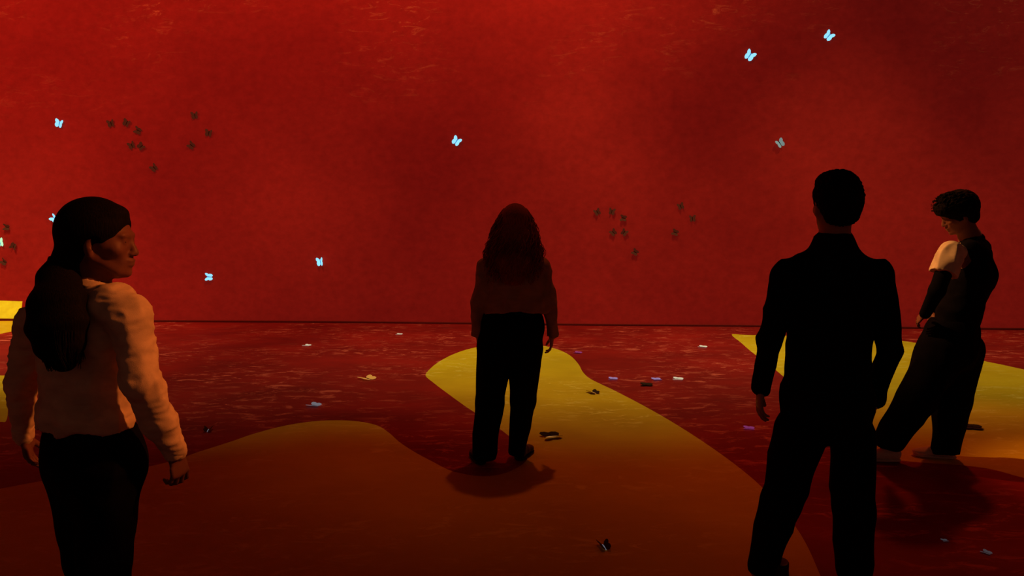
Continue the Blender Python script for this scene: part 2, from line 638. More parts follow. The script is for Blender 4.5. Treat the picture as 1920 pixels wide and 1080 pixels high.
def hand(v, wrist, d, palm, side, k=1.0, curl=(.5, .55, .6, .65), thumb_out=.6, spread=.10, wr=.024):
    """side: unit vector from the little finger to the thumb; palm: direction the palm looks"""
    wrist = np.asarray(wrist, float); d = unit(d)
    side = np.asarray(side, float); side = unit(side - d * (side @ d))
    pl = np.cross(d, side)
    if pl @ np.asarray(palm, float) < 0: pl = -pl
    kk = k
    v.seg(wrist - d * .03, wrist + d * .012, (wr * kk, wr * .78 * kk), (.026 * kk, .018 * kk), side, .012)
    v.seg(wrist + d * .02 * kk, wrist + d * .078 * kk, (.030 * kk, .015 * kk), (.041 * kk, .0125 * kk), side, .012, c=.012 * kk)
    v.seg(wrist + d * .018 * kk + side * .020 * kk, wrist + d * .050 * kk + side * .027 * kk + pl * .008, .015 * kk, .013 * kk, side, .012)
    lens = (.070, .079, .073, .058)
    for i in range(4):
        off = (.032 - .0213 * i) * kk
        b = wrist + d * (.082 - (.000, .0, .003, .011)[i]) * kk + side * off
        dr = unit(d + side * (1.5 - i) * spread)
        p = b
        ang = curl[i] * .55
        r = (.0090, .0092, .0088, .0078)[i] * kk
        v.seg(p - dr * .02 * kk, p, r * 1.05, r, side, .004)
        for j, fr in enumerate((.45, .31, .24)):
            dd = unit(dr * math.cos(ang) + pl * math.sin(ang))
            q = p + dd * lens[i] * fr * kk
            v.seg(p, q, r, r * .92, side, .0025)
            p = q; r *= .92
            ang += curl[i]
    # thumb leaves the side of the palm near its base
    p = wrist + d * .026 * kk + side * .026 * kk + pl * .004
    dr = unit(d * .75 + side * thumb_out + pl * .35)
    for j, (ln, r) in enumerate(((.038, .0125), (.031, .0108), (.025, .0098))):
        q = p + dr * ln * kk
        v.seg(p, q, r * kk, r * .92 * kk, side, .004)
        p = q
        dr = unit(dr + d * .22 + pl * .12)


def shoe(name, root, org, heel, fwd, length, mat, sole_mat, hw=.042, up=0.06, pitch=0.0, label=None):
    """heel: floor point below the heel"""
    heel = np.asarray(heel, float); fw = unit((fwd[0], fwd[1], pitch)); sd = unit(np.cross(fw, (0, 0, 1)))
    upv = np.cross(sd, fw)
    lo = heel - .4; hi = heel + .4
    v = Vol(lo, hi, .006)
    L = length
    P = lambda f, s_, u: heel + fw * f + sd * s_ + upv * u
    v.seg(P(.035, 0, .045), P(.10, 0, .045), (hw * .85, .040), (hw * .9, .036), sd, .015)
    v.seg(P(.10, 0, .045), P(L - .065, 0, .034), (hw * .9, .036), (hw * 1.08, .024), sd, .015)
    v.ball(P(L - .05, 0, .030), (hw * 1.0, .055, .022), sd, upv, .015)
    v.seg(P(.045, 0, .06), P(.055, 0, .115 + up * .2), (.036, .042), (.036, .046), sd, .02)
    v.cut(P(0, 0, .012), -upv)
    v.cut(P(0, 0, .125), upv)
    a, b = v.mesh()
    o = link_mesh(name, a, b, mat, root, org)
    if label: o['label'] = label
    v = Vol(lo, hi, .006)
    v.seg(P(.04, 0, .012), P(.12, 0, .012), (hw * .95, .014), (hw * .92, .014), sd, .01, c=.045)
    v.seg(P(.12, 0, .012), P(L - .055, 0, .012), (hw * .92, .014), (hw * 1.12, .014), sd, .01, c=.055)
    v.cut(P(0, 0, .001), -upv); v.cut(P(0, 0, .020), upv)
    a, b = v.mesh()
    s2 = link_mesh('sole', a, b, sole_mat, o, None)
    s2.data.transform(__import__('mathutils').Matrix.Translation(-Vector(org)))
    return o


def person(loc, label, group=None):
    r = bpy.data.objects.new('person', None)
    COL.objects.link(r)
    r.location = (loc[0], loc[1], 0)
    r.empty_display_size = .2
    tag(r, label, 'person', group)
    return r


M_EYE = plain('eye_white', (.55, .5, .48), .3)
M_IRIS = plain('dark_iris', (.02, .01, .008), .2)
SK_A = skin_mat('tan_skin', (.19, .075, .05))
SK_B = skin_mat('light_skin', (.55, .30, .20))
SK_D = skin_mat('shaded_brown_skin', (.25, .11, .075))
SK_C = skin_mat('olive_skin', (.38, .18, .11))
HAIR_K = hair_mat('black_hair', (.008, .006, .006))
HAIR_B = hair_mat('auburn_hair', (.28, .075, .034))
BLOUSE = cloth('cream_blouse_cloth', (.72, .56, .36))
SHEER = cloth('pale_loose_shirt_cloth', (.42, .25, .16))
TEE = cloth('white_tee_cloth', (.85, .74, .55))
BLACKC = cloth('black_cloth', (.007, .007, .011), spec=.02)
NAVY = cloth('black_trouser_cloth', (.005, .005, .010), spec=.02)
M_SHOE_K = plain('black_shoe_leather', (.012, .010, .012), .45)
M_SHOE_W = plain('pale_shoe_leather', (.78, .66, .52), .6)
M_SOLE_K = plain('black_sole', (.012, .012, .012), .8)
M_SOLE_W = plain('pale_sole', (.70, .6, .5), .8)


def scalp(head, v, thick=.014, lift=.0):
    """hair close to the skull"""
    k = head.k
    v.ball(head.p(0, -.018, .036), ((.073 + thick) * k, (.092 + thick) * k, (.084 + thick) * k), head.r, head.u, .012)
    v.seg(head.p(0, -.055, .0), head.p(0, -.062, -.05), (.066 * k, .045 * k), (.055 * k, .035 * k), head.r, .02)


def face_cut(head, v, lo=-.02, fr=.048):
    """clear the face and the ears from the hair volume"""
    k = head.k
    v.ball(head.p(0, .115, -.035), (.085 * k, .070 * k, .098 * k), head.r, head.u, .012, op='sub')
    for q in (-1, 1):
        v.ball(head.p(q * .088, .012, -.035), (.024 * k, .034 * k, .048 * k), head.r, head.u, .008, op='sub')


# ================================================================== woman on the left, profile to the right
def build_left_woman():
    D = 2.45
    J = lambda x, y, dy=0.0: W(x, y, D + dy)
    root_p = J(175, 900); org = (root_p[0], D, 0)
    R = person(org, 'woman in cream blouse with long black ponytail, face turned right in profile, nearest at left')
    fwd = unit((.36, .93, 0)); side = np.array([.93, -.36, 0])
    lo = np.array(org) + (-.55, -.5, -.02); hi = np.array(org) + (.6, .55, 1.80)
    hd = Head(J(188, 451), (.985, .12, -.06), k=1.04)
    neck = J(170, 545, .0)
    # joints
    shR, elR, wrR = J(243, 592, -.10), J(266, 716, -.13), J(327, 848, -.02)
    shL, elL, wrL = J(66, 606, .10), J(38, 722, .12), J(44, 815, .16)
    hipR, hipL = J(205, 868, -.04), J(150, 866, .05)
    knR, knL = J(196, 1045, -.02), J(165, 1045, .06)
    anR = np.array([knR[0] - .0, D - .03, .09]); anL = np.array([knL[0] + .01, D + .10, .09])
    v = Vol(lo, hi, .0055)
    hd.build(v, neck, .050)
    v.chain([J(168, 830), J(163, 750), J(160, 640), J(158, 590)], [(.14, .10), (.115, .085), (.145, .095), (.13, .075)], side, .04)
    v.seg(shL, shR, .042, .042, side, .04)
    v.seg(neck, J(160, 580), (.055, .055), (.10, .06), side, .04)
    for a, b, c in ((shR, elR, wrR), (shL, elL, wrL)):
        v.seg(a, b, .042, .035, side, .03); v.seg(b, c, .034, .023, side, .01)
    for a, b, c in ((hipR, knR, anR), (hipL, knL, anL)):
        v.seg(a, b, .082, .052, side, .04); v.seg(b, c, .05, .034, side, .02)
        v.seg(c, c + np.array([.01, .035, -.035]), .032, .03, side, .02)
    hand(v, wrR, (.16, .10, -1), (-.6, .5, 0), (.3, .95, 0), .98, curl=(.75, .85, .9, .95), thumb_out=.35)
    hand(v, wrL, (.10, .10, -1), (.8, .3, 0), (-.35, .95, .0), .98, curl=(.45, .5, .55, .6))
    a, b = v.mesh(); link_mesh('body', a, b, SK_A, R, org)
    hd.face_parts(R, org, M_IRIS)
    # blouse
    v = Vol(lo, hi, .007)
    v.chain([J(163, 812), J(161, 770), J(158, 700), J(157, 630), J(158, 588)],
            [(.160, .125), (.158, .120), (.150, .110), (.172, .115), (.150, .085)], side, .04)
    v.seg(shL, J(100, 575, .05), .058, .060, side, .04)
    v.seg(J(100, 575, .05), J(160, 556, 0), .060, .062, side, .04)
    v.seg(J(160, 556, 0), J(215, 572, -.06), .062, .062, side, .04)
    v.seg(J(215, 572, -.06), shR, .062, .060, side, .04)
    v.seg(neck, J(168, 562), (.060, .058), (.085, .07), side, .03)
    v.seg(shR, elR, .060, .060, side, .03); v.seg(elR, J(300, 790, -.07), .058, .054, side, .02)
    v.seg(J(300, 790, -.07), wrR + (wrR - elR) * .02, .054, .034, side, .02)
    v.seg(shL, elL, .055, .052, side, .03); v.seg(elL, wrL, .050, .036, side, .02)
    q = J(163, 797); v.f[:, :, :] = v.f
    X = v.ax[2][None, None, :]
    # hem: only the torso column is cut, the sleeves reach lower
    xs = v.ax[0][:, None, None]; tors = (xs > J(72, 800)[0]) & (xs < J(254, 800)[0])
    hem = (q[2] - X) + .006 * np.sin(xs * 40)
    v.f = np.where(tors, np.maximum(v.f, hem.astype(np.float32)), v.f)
    # cut sleeves off the hands
    v2 = Vol(lo, hi, .007)
    v2.seg(elR, J(300, 790, -.07), .058, .054, side, .02)
    v2.seg(J(300, 790, -.07), wrR + (wrR - elR) * .02, .054, .036, side, .02)
    v2.seg(elL, wrL, .050, .036, side, .02)
    dd = unit(wrR - elR)
    v2.cut(wrR + dd * .012, dd)
    v2.cut(wrL + unit(wrL - elL) * .012, (0, 0, -1)) if False else None
    v.f = np.minimum(v.f, v2.f)
    # open neckline
    v.seg(neck + np.array([.02, .01, .045]), neck + np.array([.03, .03, .10]), .064, .085, side, .008, op='sub')
    a, b = v.mesh(); o = link_mesh('blouse', a, b, BLOUSE, R, org)
    wrinkle(o, .009, 9, (1.3, 1.3, .6), 3.1)
    wrinkle(o, .004, 24, (.7, .7, 1.5), 8.1)
    # collar band
    v = Vol(lo, hi, .005)
    v.seg(neck + np.array([.01, 0, .012]), neck + np.array([.016, .004, .036]), .068, .062, side, .01, c=.006)
    v.seg(neck + np.array([.01, 0, -.03]), neck + np.array([.02, .006, .10]), .055, .055, side, .004, op='sub')
    a, b = v.mesh(); c = link_mesh('collar', a, b, BLOUSE, o, None)
    c.data.transform(__import__('mathutils').Matrix.Translation(-Vector(org)))
    for wr_, el_, rr in ((wrR, elR, .037), (wrL, elL, .037)):
        v = Vol(wr_ - .12, wr_ + .12, .005)
        d = unit(wr_ - el_)
        v.seg(wr_ - d * .030, wr_ + d * .012, rr, rr * .93, side, .01, c=.006)
        a, b = v.mesh(); c = link_mesh('cuff', a, b, BLOUSE, o, None)
        c.data.transform(__import__('mathutils').Matrix.Translation(-Vector(org)))
    # trousers
    v = Vol(lo, hi, .008)
    v.chain([J(163, 795), J(170, 830), J(177, 872)], [(.140, .115), (.155, .125), (.162, .130)], side, .04)
    v.seg(hipR, knR, (.112, .115), .080, side, .04); v.seg(knR, anR, .080, .078, side, .03)
    v.seg(hipL, knL, (.105, .11), .078, side, .04); v.seg(knL, anL, .078, .076, side, .03)
    v.cut(J(163, 786), (0, 0, 1)); v.cut((0, 0, .05), (0, 0, -1))
    a, b = v.mesh(); o = link_mesh('trousers', a, b, NAVY, R, org)
    wrinkle(o, .009, 8, (1, 1, .5), 5)
    for an, fx in ((anR, .35), (anL, .15)):
        shoe('shoe', R, org, (an[0] - .01, an[1] - .06, 0), (fx, .95), .245, M_SHOE_K, M_SOLE_K)
    # hair
    v = Vol(lo, hi, .006)
    scalp(hd, v, .017)
    v.ball(hd.p(0, -.062, .010), (.078, .066, .092), hd.r, hd.u, .03)
    v.ball(hd.p(0, .045, .090), (.052, .034, .022), hd.r, hd.u, .02)
    face_cut(hd, v)
    tail = [J(125, 490, -.02), J(112, 522, -.05), J(107, 565, -.13), J(107, 610, -.16), J(113, 650, -.17), J(122, 684, -.17)]
    v.chain(tail, [(.045, .05), (.062, .05), (.078, .05), (.085, .045), (.068, .038), (.035, .022)], (1, 0, 0), .03)
    a, b = v.mesh()
    pl = []
    rnd = random.Random(4)
    for i in range(240):
        s0 = rnd.uniform(-1, 1); dd = rnd.uniform(-1, 1) * .6
        l_ = []
        wx = [.045, .060, .080, .086, .070, .036]
        sh = rnd.uniform(-.012, .02)
        for q in range(6):
            p = tail[q] + np.array([s0 * wx[q] * .98, -math.sqrt(max(0, 1 - s0 * s0)) * .048 * (1 if dd < .3 else -1), 0])
            if q == 5: p = p + np.array([rnd.uniform(-.02, .02), 0, sh])
            l_.append(p + np.array([math.sin(q * 1.3 + i) * .003, 0, 0]))
        pl.append([np.array([c[0], c[1], c[2]]) for c in catmull([tuple(x) for x in l_], 3)])
    vs, fs = tubes(pl, .0026, .0012)
    V_, F_ = join_arrays(a, b, vs, fs)
    o = link_mesh('hair', V_, F_, HAIR_K, R, org)
    v = Vol(lo, hi, .006)
    v.seg(tail[0] + np.array([0, 0, .006]), tail[0] - np.array([.004, 0, .012]), (.052, .056), (.052, .056), (1, 0, 0), .01, c=.006)
    a, b = v.mesh(); o = link_mesh('hair_tie', a, b, BLACKC, R, org)
    return R


# ================================================================== woman in the centre, back to the camera
def build_centre_woman():
    gpnt = G(935, 866); D = gpnt[1]
    J = lambda x, y, dy=0.0: W(x, y, D + dy)
    org = (J(940, 860)[0], D, 0)
    R = person(org, 'woman in the centre seen from behind, long curly auburn hair over a pale loose shirt')
    side = np.array([1.0, 0, 0])
    lo = np.array(org) + (-.42, -.4, -.02); hi = np.array(org) + (.55, .5, 1.72)
    hd = Head(J(966, 421), (.02, .995, -.10), k=.98)
    neck = J(965, 468)
    shR, elR, wrR = J(1016, 499), J(1031, 568, -.01), J(1035, 628, .03)
    shL, elL, wrL = J(912, 499), J(897, 567, -.01), J(896, 626, .03)
    hipR, hipL = J(986, 650), J(930, 650)
    knR, knL = J(981, 752, .03), J(918, 755, -.02)
    anR, anL = J(969, 838, .06), J(905, 846, -.02)
    v = Vol(lo, hi, .0055)
    hd.build(v, neck, .048)
    v.chain([J(960, 640), J(965, 585), J(966, 530), J(965, 500)], [(.155, .10), (.115, .085), (.145, .09), (.12, .065)], side, .04)
    v.seg(shL, shR, .038, .038, side, .04); v.seg(neck, J(965, 492), .05, (.10, .06), side, .04)
    for a, b, c in ((shR, elR, wrR), (shL, elL, wrL)):
        v.seg(a, b, .038, .032, side, .03); v.seg(b, c, .032, .022, side, .01)
    for a, b, c in ((hipR, knR, anR), (hipL, knL, anL)):
        v.seg(a, b, .075, .05, side, .04); v.seg(b, c, .048, .032, side, .02)
        v.seg(c, np.array([c[0], c[1] + .03, .055]), .03, .026, side, .02)
    hand(v, wrR, (-.04, .12, -1), (-1, .2, 0), (.1, 1, 0), .88, curl=(.35, .45, .5, .55))
    hand(v, wrL, (.06, .12, -1), (1, .2, 0), (-.1, 1, 0), .88, curl=(.35, .45, .5, .55))
    a, b = v.mesh(); link_mesh('body', a, b, SK_B, R, org)
    hd.face_parts(R, org, M_IRIS)
    # loose shirt
    v = Vol(lo, hi, .0065)
    v.chain([J(969, 600), J(969, 570), J(967, 530), J(965, 503)], [(.205, .135), (.200, .130), (.180, .115), (.150, .085)], side, .04)
    v.seg(shL, shR, .048, .048, side, .04); v.seg(neck + np.array([0, 0, -.01]), J(965, 492), .062, (.10, .07), side, .04)
    for a, b, c in ((shR, elR, wrR), (shL, elL, wrL)):
        v.seg(a, b, .052, .048, side, .03)
    xs = v.ax[0][:, None, None]; X = v.ax[2][None, None, :]
    q = J(966, 583)
    hem = (q[2] - X) + .012 * np.sin(xs * 14 + 1)
    v.f = np.maximum(v.f, hem.astype(np.float32))
    for b, c in ((elR, wrR), (elL, wrL)):
        v2 = Vol(lo, hi, .0065)
        v2.seg(b, c, .046, .040, side, .03); v2.cut(c + (c - b) * .05, c - b)
        v.f = np.minimum(v.f, v2.f)
    a, b = v.mesh(); o = link_mesh('shirt', a, b, SHEER, R, org)
    wrinkle(o, .012, 12, (1.2, 1, .6), 2.2)
    # trousers
    v = Vol(lo, hi, .0075)
    v.chain([J(965, 580), J(962, 610), J(958, 645)], [(.165, .12), (.195, .135), (.205, .14)], side, .03)
    v.seg(J(985, 655), knR, (.108, .12), (.080, .09), side, .03); v.seg(knR, J(968, 846, .05), (.080, .09), (.060, .08), side, .02)
    v.seg(J(926, 655), knL, (.112, .12), (.092, .095), side, .03); v.seg(knL, J(907, 856, -.02), (.092, .095), (.080, .09), side, .02)
    v.cut(J(963, 577), (0, 0, 1)); v.cut((0, 0, .035), (0, 0, -1))
    a, b = v.mesh(); o = link_mesh('trousers', a, b, NAVY, R, org)
    wrinkle(o, .009, 8, (1, 1, .4), 1)
    shoe('shoe', R, org, (anL[0] - .005, anL[1] - .05, 0), (-.25, .97), .235, M_SHOE_K, M_SOLE_K, .042)
    shoe('shoe', R, org, (anR[0] + .008, anR[1] - .05, 0), (.35, .93), .235, M_SHOE_K, M_SOLE_K, .042)
    # curly hair
    v = Vol(lo, hi, .006)
    scalp(hd, v, .012)
    v.chain([J(966, 412, -.01), J(964, 447, -.04), J(963, 490, -.09), J(962, 525, -.12)], [(.078, .09), (.105, .09), (.108, .065), (.070, .035)], side, .04)
    v.ball(hd.p(0, .125, -.03), (.075, .08, .10), hd.r, hd.u, .015, op='sub')
    a, b = v.mesh()
    pl = []
    rnd = random.Random(9)
    cx = J(966, 400)[0]
    for i in range(760):
        th = rnd.uniform(-2.5, 2.5)         # around the back of the head, 0 = straight back
        ph = rnd.random() * 6.28
        L = rnd.uniform(.22, .46)
        n = 22
        l_ = []
        sx, sy = math.sin(th), -math.cos(th)
        amp = rnd.uniform(.008, .020); fq = rnd.uniform(34, 60); out = rnd.uniform(.72, 1.10)
        for q in range(n):
            t = q / (n - 1)
            z = hd.c[2] + .10 - L * t - .01 * t
            rad = (.052 + .108 * min(1, t * L / .26) ** .8) * out + .012 * (1 - t)
            x = hd.c[0] + sx * rad * 1.02 - .010 * t
            y = hd.c[1] + sy * (rad * .75) - .045 * t
            if sy > .3: y = min(y, hd.c[1] + .055)
            l_.append(np.array([x + amp * min(1, t * 4) * math.sin(fq * t * L + ph), y + amp * min(1, t * 4) * math.cos(fq * t * L + ph), z]))
        pl.append(l_)
    vs, fs = tubes(pl, .0034, .0014)
    V_, F_ = join_arrays(a, b, vs, fs)
    o = link_mesh('hair', V_, F_, HAIR_B, R, org)
    return R


# ================================================================== man in black, back to the camera
def build_man():
    D = 3.06
    J = lambda x, y, dy=0.0: W(x, y, D + dy)
    org = (J(1530, 900)[0], D, 0)
    R = person(org, 'man in black jacket and trousers seen from behind, the tallest silhouette right of centre')
    side = np.array([1.0, 0, 0])
    lo = np.array(org) + (-.5, -.5, -.02); hi = np.array(org) + (.6, .65, 1.84)
    hd = Head(J(1567, 383), (.04, .995, -.02), k=1.03)
    neck = J(1562, 462)
    shR, elR, wrR = J(1650, 515), J(1667, 655, -.03), J(1642, 748, .12)
    shL, elL, wrL = J(1476, 515), J(1442, 640, -.02), J(1427, 728, .05)
    hipR, hipL = J(1594, 800), J(1500, 800)
    knR, knL = J(1600, 962, .03), J(1456, 965, .06)
    anR = J(1602, 1075, .0); anL = J(1424, 1068, .06)
    v = Vol(lo, hi, .0055)
    hd.build(v, neck, .056)
    v.chain([J(1548, 780), J(1552, 690), J(1560, 580), J(1562, 520)], [(.155, .11), (.15, .10), (.175, .11), (.155, .085)], side, .04)
    v.seg(shL, shR, .045, .045, side, .04); v.seg(neck, J(1562, 500), .06, (.11, .07), side, .04)
    for a, b, c in ((shR, elR, wrR), (shL, elL, wrL)):
        v.seg(a, b, .044, .033, side, .03); v.seg(b, c, .033, .026, side, .01)
    for a, b, c in ((hipR, knR, anR), (hipL, knL, anL)):
        v.seg(a, b, .082, .056, side, .04); v.seg(b, c, .054, .04, side, .02)
        v.seg(c, np.array([c[0], c[1] + .03, .06]), .033, .028, side, .02)
    hand(v, wrL, (-.03, .06, -1), (1, .1, 0), (.1, 1, .0), .98, curl=(.28, .35, .42, .5))
    hand(v, wrR, (-.35, .15, -1), (-.8, -.5, 0), (-.1, 1, 0), .98, curl=(.4, .45, .5, .55))
    a, b = v.mesh(); link_mesh('body', a, b, SK_C, R, org)
    hd.face_parts(R, org, M_IRIS)
    # jacket
    v = Vol(lo, hi, .0075)
    v.chain([J(1548, 800), J(1550, 745), J(1553, 670), J(1558, 580), J(1561, 528)],
            [(.190, .135), (.182, .13), (.160, .125), (.185, .135), (.165, .105)], side, .04)
    for sh in (shL, shR):
        v.seg(sh, J(1562, 487) + (sh - J(1562, 487)) * .25, .060, .058, side, .04)
        v.seg(J(1562, 487) + (sh - J(1562, 487)) * .55, J(1562, 466), .054, .066, side, .04)
    v.seg(shL, elL, .060, .050, side, .02); v.seg(elL, wrL, .048, .038, side, .015)
    v.seg(shR, elR, .060, .050, side, .015); v.seg(elR, wrR, .050, .040, side, .01)
    v.seg(J(1561, 440), J(1562, 475), (.068, .072), (.078, .082), side, .02, c=.01)
    v.seg(J(1562, 468), J(1562, 515), (.085, .082), (.15, .100), side, .03)
    v.cut(J(1548, 806), (0, 0, -1))
    v.cut(J(1561, 433), (0, 0, 1))
    a, b = v.mesh(); o = link_mesh('jacket', a, b, BLACKC, R, org)
    wrinkle(o, .009, 9, (1, 1, .8), 7)
    # trousers
    v = Vol(lo, hi, .0085)
    v.seg(J(1548, 780), J(1547, 800), (.180, .130), (.185, .13), side, .02, c=.07)
    v.seg(J(1500, 806), J(1466, 940, .03), (.108, .12), (.084, .10), side, .012)
    v.seg(J(1463, 940, .03), J(1428, 1062, .06), (.085, .10), (.056, .085), side, .02)
    v.seg(J(1596, 818), J(1599, 950, .03), (.096, .12), (.084, .10), side, .010)
    v.seg(J(1599, 950, .03), J(1601, 1066, .0), (.084, .10), (.072, .09), side, .02)
    v.cut(J(1548, 768), (0, 0, 1)); v.cut((0, 0, .05), (0, 0, -1))
    a, b = v.mesh(); o = link_mesh('trousers', a, b, NAVY, R, org)
    wrinkle(o, .009, 8, (1, 1, .5), 1.5)
    shoe('shoe', R, org, (anL[0] + .055, anL[1] - .10, 0), (.30, .93), .27, M_SHOE_K, M_SOLE_K, .040)
    shoe('shoe', R, org, (anR[0] + .01, anR[1] - .05, 0), (.25, .97), .27, M_SHOE_K, M_SOLE_K, .046)
    # short hair
    v = Vol(lo, hi, .0055)
    scalp(hd, v, .016)
    v.ball(hd.p(0, .020, .095), (.066, .066, .034), hd.r, hd.u, .03)
    v.seg(hd.p(0, -.06, .02), hd.p(0, -.060, -.045), (.080, .040), (.066, .034), hd.r, .02)
    face_cut(hd, v)
    a, b = v.mesh(); o = link_mesh('hair', a, b, HAIR_K, R, org)
    wrinkle(o, .007, 70, (1, 1, .6), 4)
    return R


# ================================================================== person on the right, walking left, head bowed
def build_right_person():
    gpnt = G(1770, 862); D = gpnt[1]
    J = lambda x, y, dy=0.0: W(x, y, D + dy)
    org = (J(1760, 860)[0], D, 0)
    R = person(org, 'person with head bowed wearing dark vest over pale short-sleeved tee, stepping left at far right')
    fwd = unit((-.80, .58, 0)); side = np.array([.58, .80, 0])
    lo = np.array(org) + (-.62, -.5, -.02); hi = np.array(org) + (.55, .6, 1.84)
    hd = Head(J(1797, 400), (-.86, .20, -.42), up=(-.3, 0, 1), k=1.0)
    neck = J(1818, 445)
    shL, elL, wrL = J(1783, 474, -.17), J(1757, 545, -.22), J(1735, 588, -.10)
    shR, elR, wrR = J(1838, 472, .15), J(1802, 552, .22), J(1745, 590, .12)
    hipL, hipR = J(1765, 655, -.07), J(1800, 655, .07)
    knL, knR = J(1716, 752, -.06), J(1782, 757, .06)
    anL, anR = J(1668, 822, -.02), J(1773, 843, .02)
    v = Vol(lo, hi, .0055)
    hd.build(v, neck, .050)
    v.chain([J(1783, 640), J(1800, 580), J(1818, 510), J(1822, 475)], [(.15, .11), (.135, .095), (.165, .10), (.14, .075)], side, .04)
    v.seg(shL, shR, .042, .042, side, .04); v.seg(neck, J(1822, 470), .055, (.10, .06), side, .04)
    for a, b, c in ((shR, elR, wrR), (shL, elL, wrL)):
        v.seg(a, b, .044, .036, side, .03); v.seg(b, c, .036, .025, side, .01)
    for a, b, c in ((hipR, knR, anR), (hipL, knL, anL)):
        v.seg(a, b, .080, .055, side, .04); v.seg(b, c, .052, .036, side, .02)
        v.seg(c, np.array([c[0] - .03, c[1] + .01, .06]), .030, .026, side, .02)
    hand(v, wrL, (-.12, .75, -.62), (.8, .4, 0), (.5, .2, 1), .92, curl=(.4, .45, .5, .55))
    hand(v, wrR, (-.25, -.70, -.62), (.7, -.2, 0), (.4, 0, 1), .92, curl=(.5, .55, .6, .6))
    a, b = v.mesh(); link_mesh('body', a, b, SK_D, R, org)
    hd.face_parts(R, org, M_IRIS)
    # tee
    v = Vol(lo, hi, .0065)
    v.chain([J(1795, 600), J(1802, 570), J(1820, 510), J(1822, 478)], [(.130, .095), (.130, .088), (.155, .095), (.125, .070)], side, .04)
    v.seg(shL, shR, .050, .054, side, .04)
    slL = shL + (elL - shL) * .52; slR = shR + (elR - shR) * .58
    v.seg(shL + np.array([0, 0, -.005]), slL, .075, .078, side, .02); v.seg(shR, slR, .052, .054, side, .02)
    v.seg(neck + np.array([0, 0, .012]), J(1822, 468), .060, (.10, .07), side, .03)
    v2 = Vol(lo, hi, .0065)
    dL = unit(elL - shL)
    X = v.ax[0][:, None, None] - slL[0]; Yv = v.ax[1][None, :, None] - slL[1]; Z = v.ax[2][None, None, :] - slL[2]
    cutd = X * dL[0] + Yv * dL[1] + Z * dL[2]
    near = np.sqrt((X) ** 2 + (Yv) ** 2 + Z ** 2) < .12
    v.f = np.where(near & (Yv < .08), np.maximum(v.f, (cutd - .010).astype(np.float32)), v.f)
    a, b = v.mesh(); o = link_mesh('tee_shirt', a, b, TEE, R, org)
    wrinkle(o, .010, 14, (1, 1, .7), 6)
    # black covers added over the bare forearms to keep them dark
    for el_, wr_, sl_ in ((elL, wrL, slL), (elR, wrR, slR)):
        v = Vol(lo, hi, .0065)
        v.seg(sl_ + (el_ - sl_) * .1, el_, .049, .045, side, .02); v.seg(el_, wr_, .046, .034, side, .02)
        a, b = v.mesh(); link_mesh('added_forearm_cover', a, b, BLACKC, R, org)
    # vest
    v = Vol(lo, hi, .0065)
    v.chain([J(1792, 618), J(1800, 580), J(1823, 515), J(1826, 480)], [(.160, .128), (.158, .122), (.190, .130), (.135, .098)], side, .04)
    v.seg(J(1822, 468) - side * .10, J(1826, 468) + side * .17, .064, .082, side, .03)
    v.seg(J(1822, 450), J(1822, 478), (.075, .07), (.12, .09), side, .03)
    v.seg(shL - side * .015 + np.array([-.0, 0, .03]), slL - side * .02, (.080, .080), (.078, .078), side, .012, op='sub')
    v.seg(neck + np.array([0, 0, .000]), neck + np.array([0, 0, .09]), .062, .085, side, .008, op='sub')
    v.cut(J(1792, 615), (0, 0, -1))
    a, b = v.mesh(); o = link_mesh('vest', a, b, BLACKC, R, org)
    wrinkle(o, .008, 10, (1, 1, .8), 4)
    # wide trousers
    v = Vol(lo, hi, .0075)
    v.chain([J(1794, 600), J(1785, 625), J(1780, 655)], [(.150, .120), (.17, .15), (.175, .165)], side, .03)
    v.seg(J(1768, 655, -.05), J(1720, 745, -.05), (.135, .15), (.118, .118), side, .03)
    v.seg(J(1720, 745, -.05), J(1668, 824, -.02), (.118, .118), (.080, .095), side, .025)
    v.seg(J(1800, 655, .05), J(1784, 750, .06), (.13, .14), (.108, .112), side, .03)
    v.seg(J(1784, 750, .06), J(1773, 845, .02), (.108, .112), (.080, .085), side, .025)
    v.cut(J(1794, 598), (0, 0, 1)); v.cut((0, 0, .035), (0, 0, -1))
    a, b = v.mesh(); o = link_mesh('trousers', a, b, NAVY, R, org)
    wrinkle(o, .012, 8, (1, 1, .5), 9)
    shoe('shoe', R, org, (anL[0] + .07, anL[1] - .01, 0), (-.97, .12), .255, M_SHOE_W, M_SOLE_W, .044, label='pale shoe')
    shoe('shoe', R, org, (anR[0] + .07, anR[1], 0), (-.92, .25), .255, M_SHOE_W, M_SOLE_W, .044, label='pale shoe')
    # tousled hair
    v = Vol(lo, hi, .0055)
    scalp(hd, v, .026)
    v.ball(hd.p(0, .070, .075), (.068, .050, .040), hd.r, hd.u, .03)
    v.ball(hd.p(0, .085, .045), (.055, .030, .026), hd.r, hd.u, .02)
    v.seg(hd.p(0, -.06, .02), hd.p(0, -.055, -.055), (.080, .045), (.060, .034), hd.r, .03)
    v.ball(hd.p(0, .125, -.05), (.085, .080, .085), hd.r, hd.u, .012, op='sub')
    for q in (-1, 1):
        v.ball(hd.p(q * .092, .02, -.045), (.022, .036, .046), hd.r, hd.u, .008, op='sub')
    a, b = v.mesh()
    pl = []
    rnd = random.Random(3)
    for i in range(260):
        th = rnd.uniform(0, 6.28); ph = rnd.uniform(0, 1.25)
        dn = hd.r * math.sin(ph) * math.cos(th) + hd.f * math.sin(ph) * math.sin(th) + hd.u * math.cos(ph)
        base = hd.p(0, -.01, .03) + dn * .098
        tg = unit(np.cross(dn, hd.u + rnd.uniform(-.5, .5) * hd.f) + hd.f * .8)
        l_ = [base + tg * s_ * .05 + dn * (.022 * math.sin(s_ * 2.6)) for s_ in np.linspace(0, 1, 6)]
        pl.append(l_)
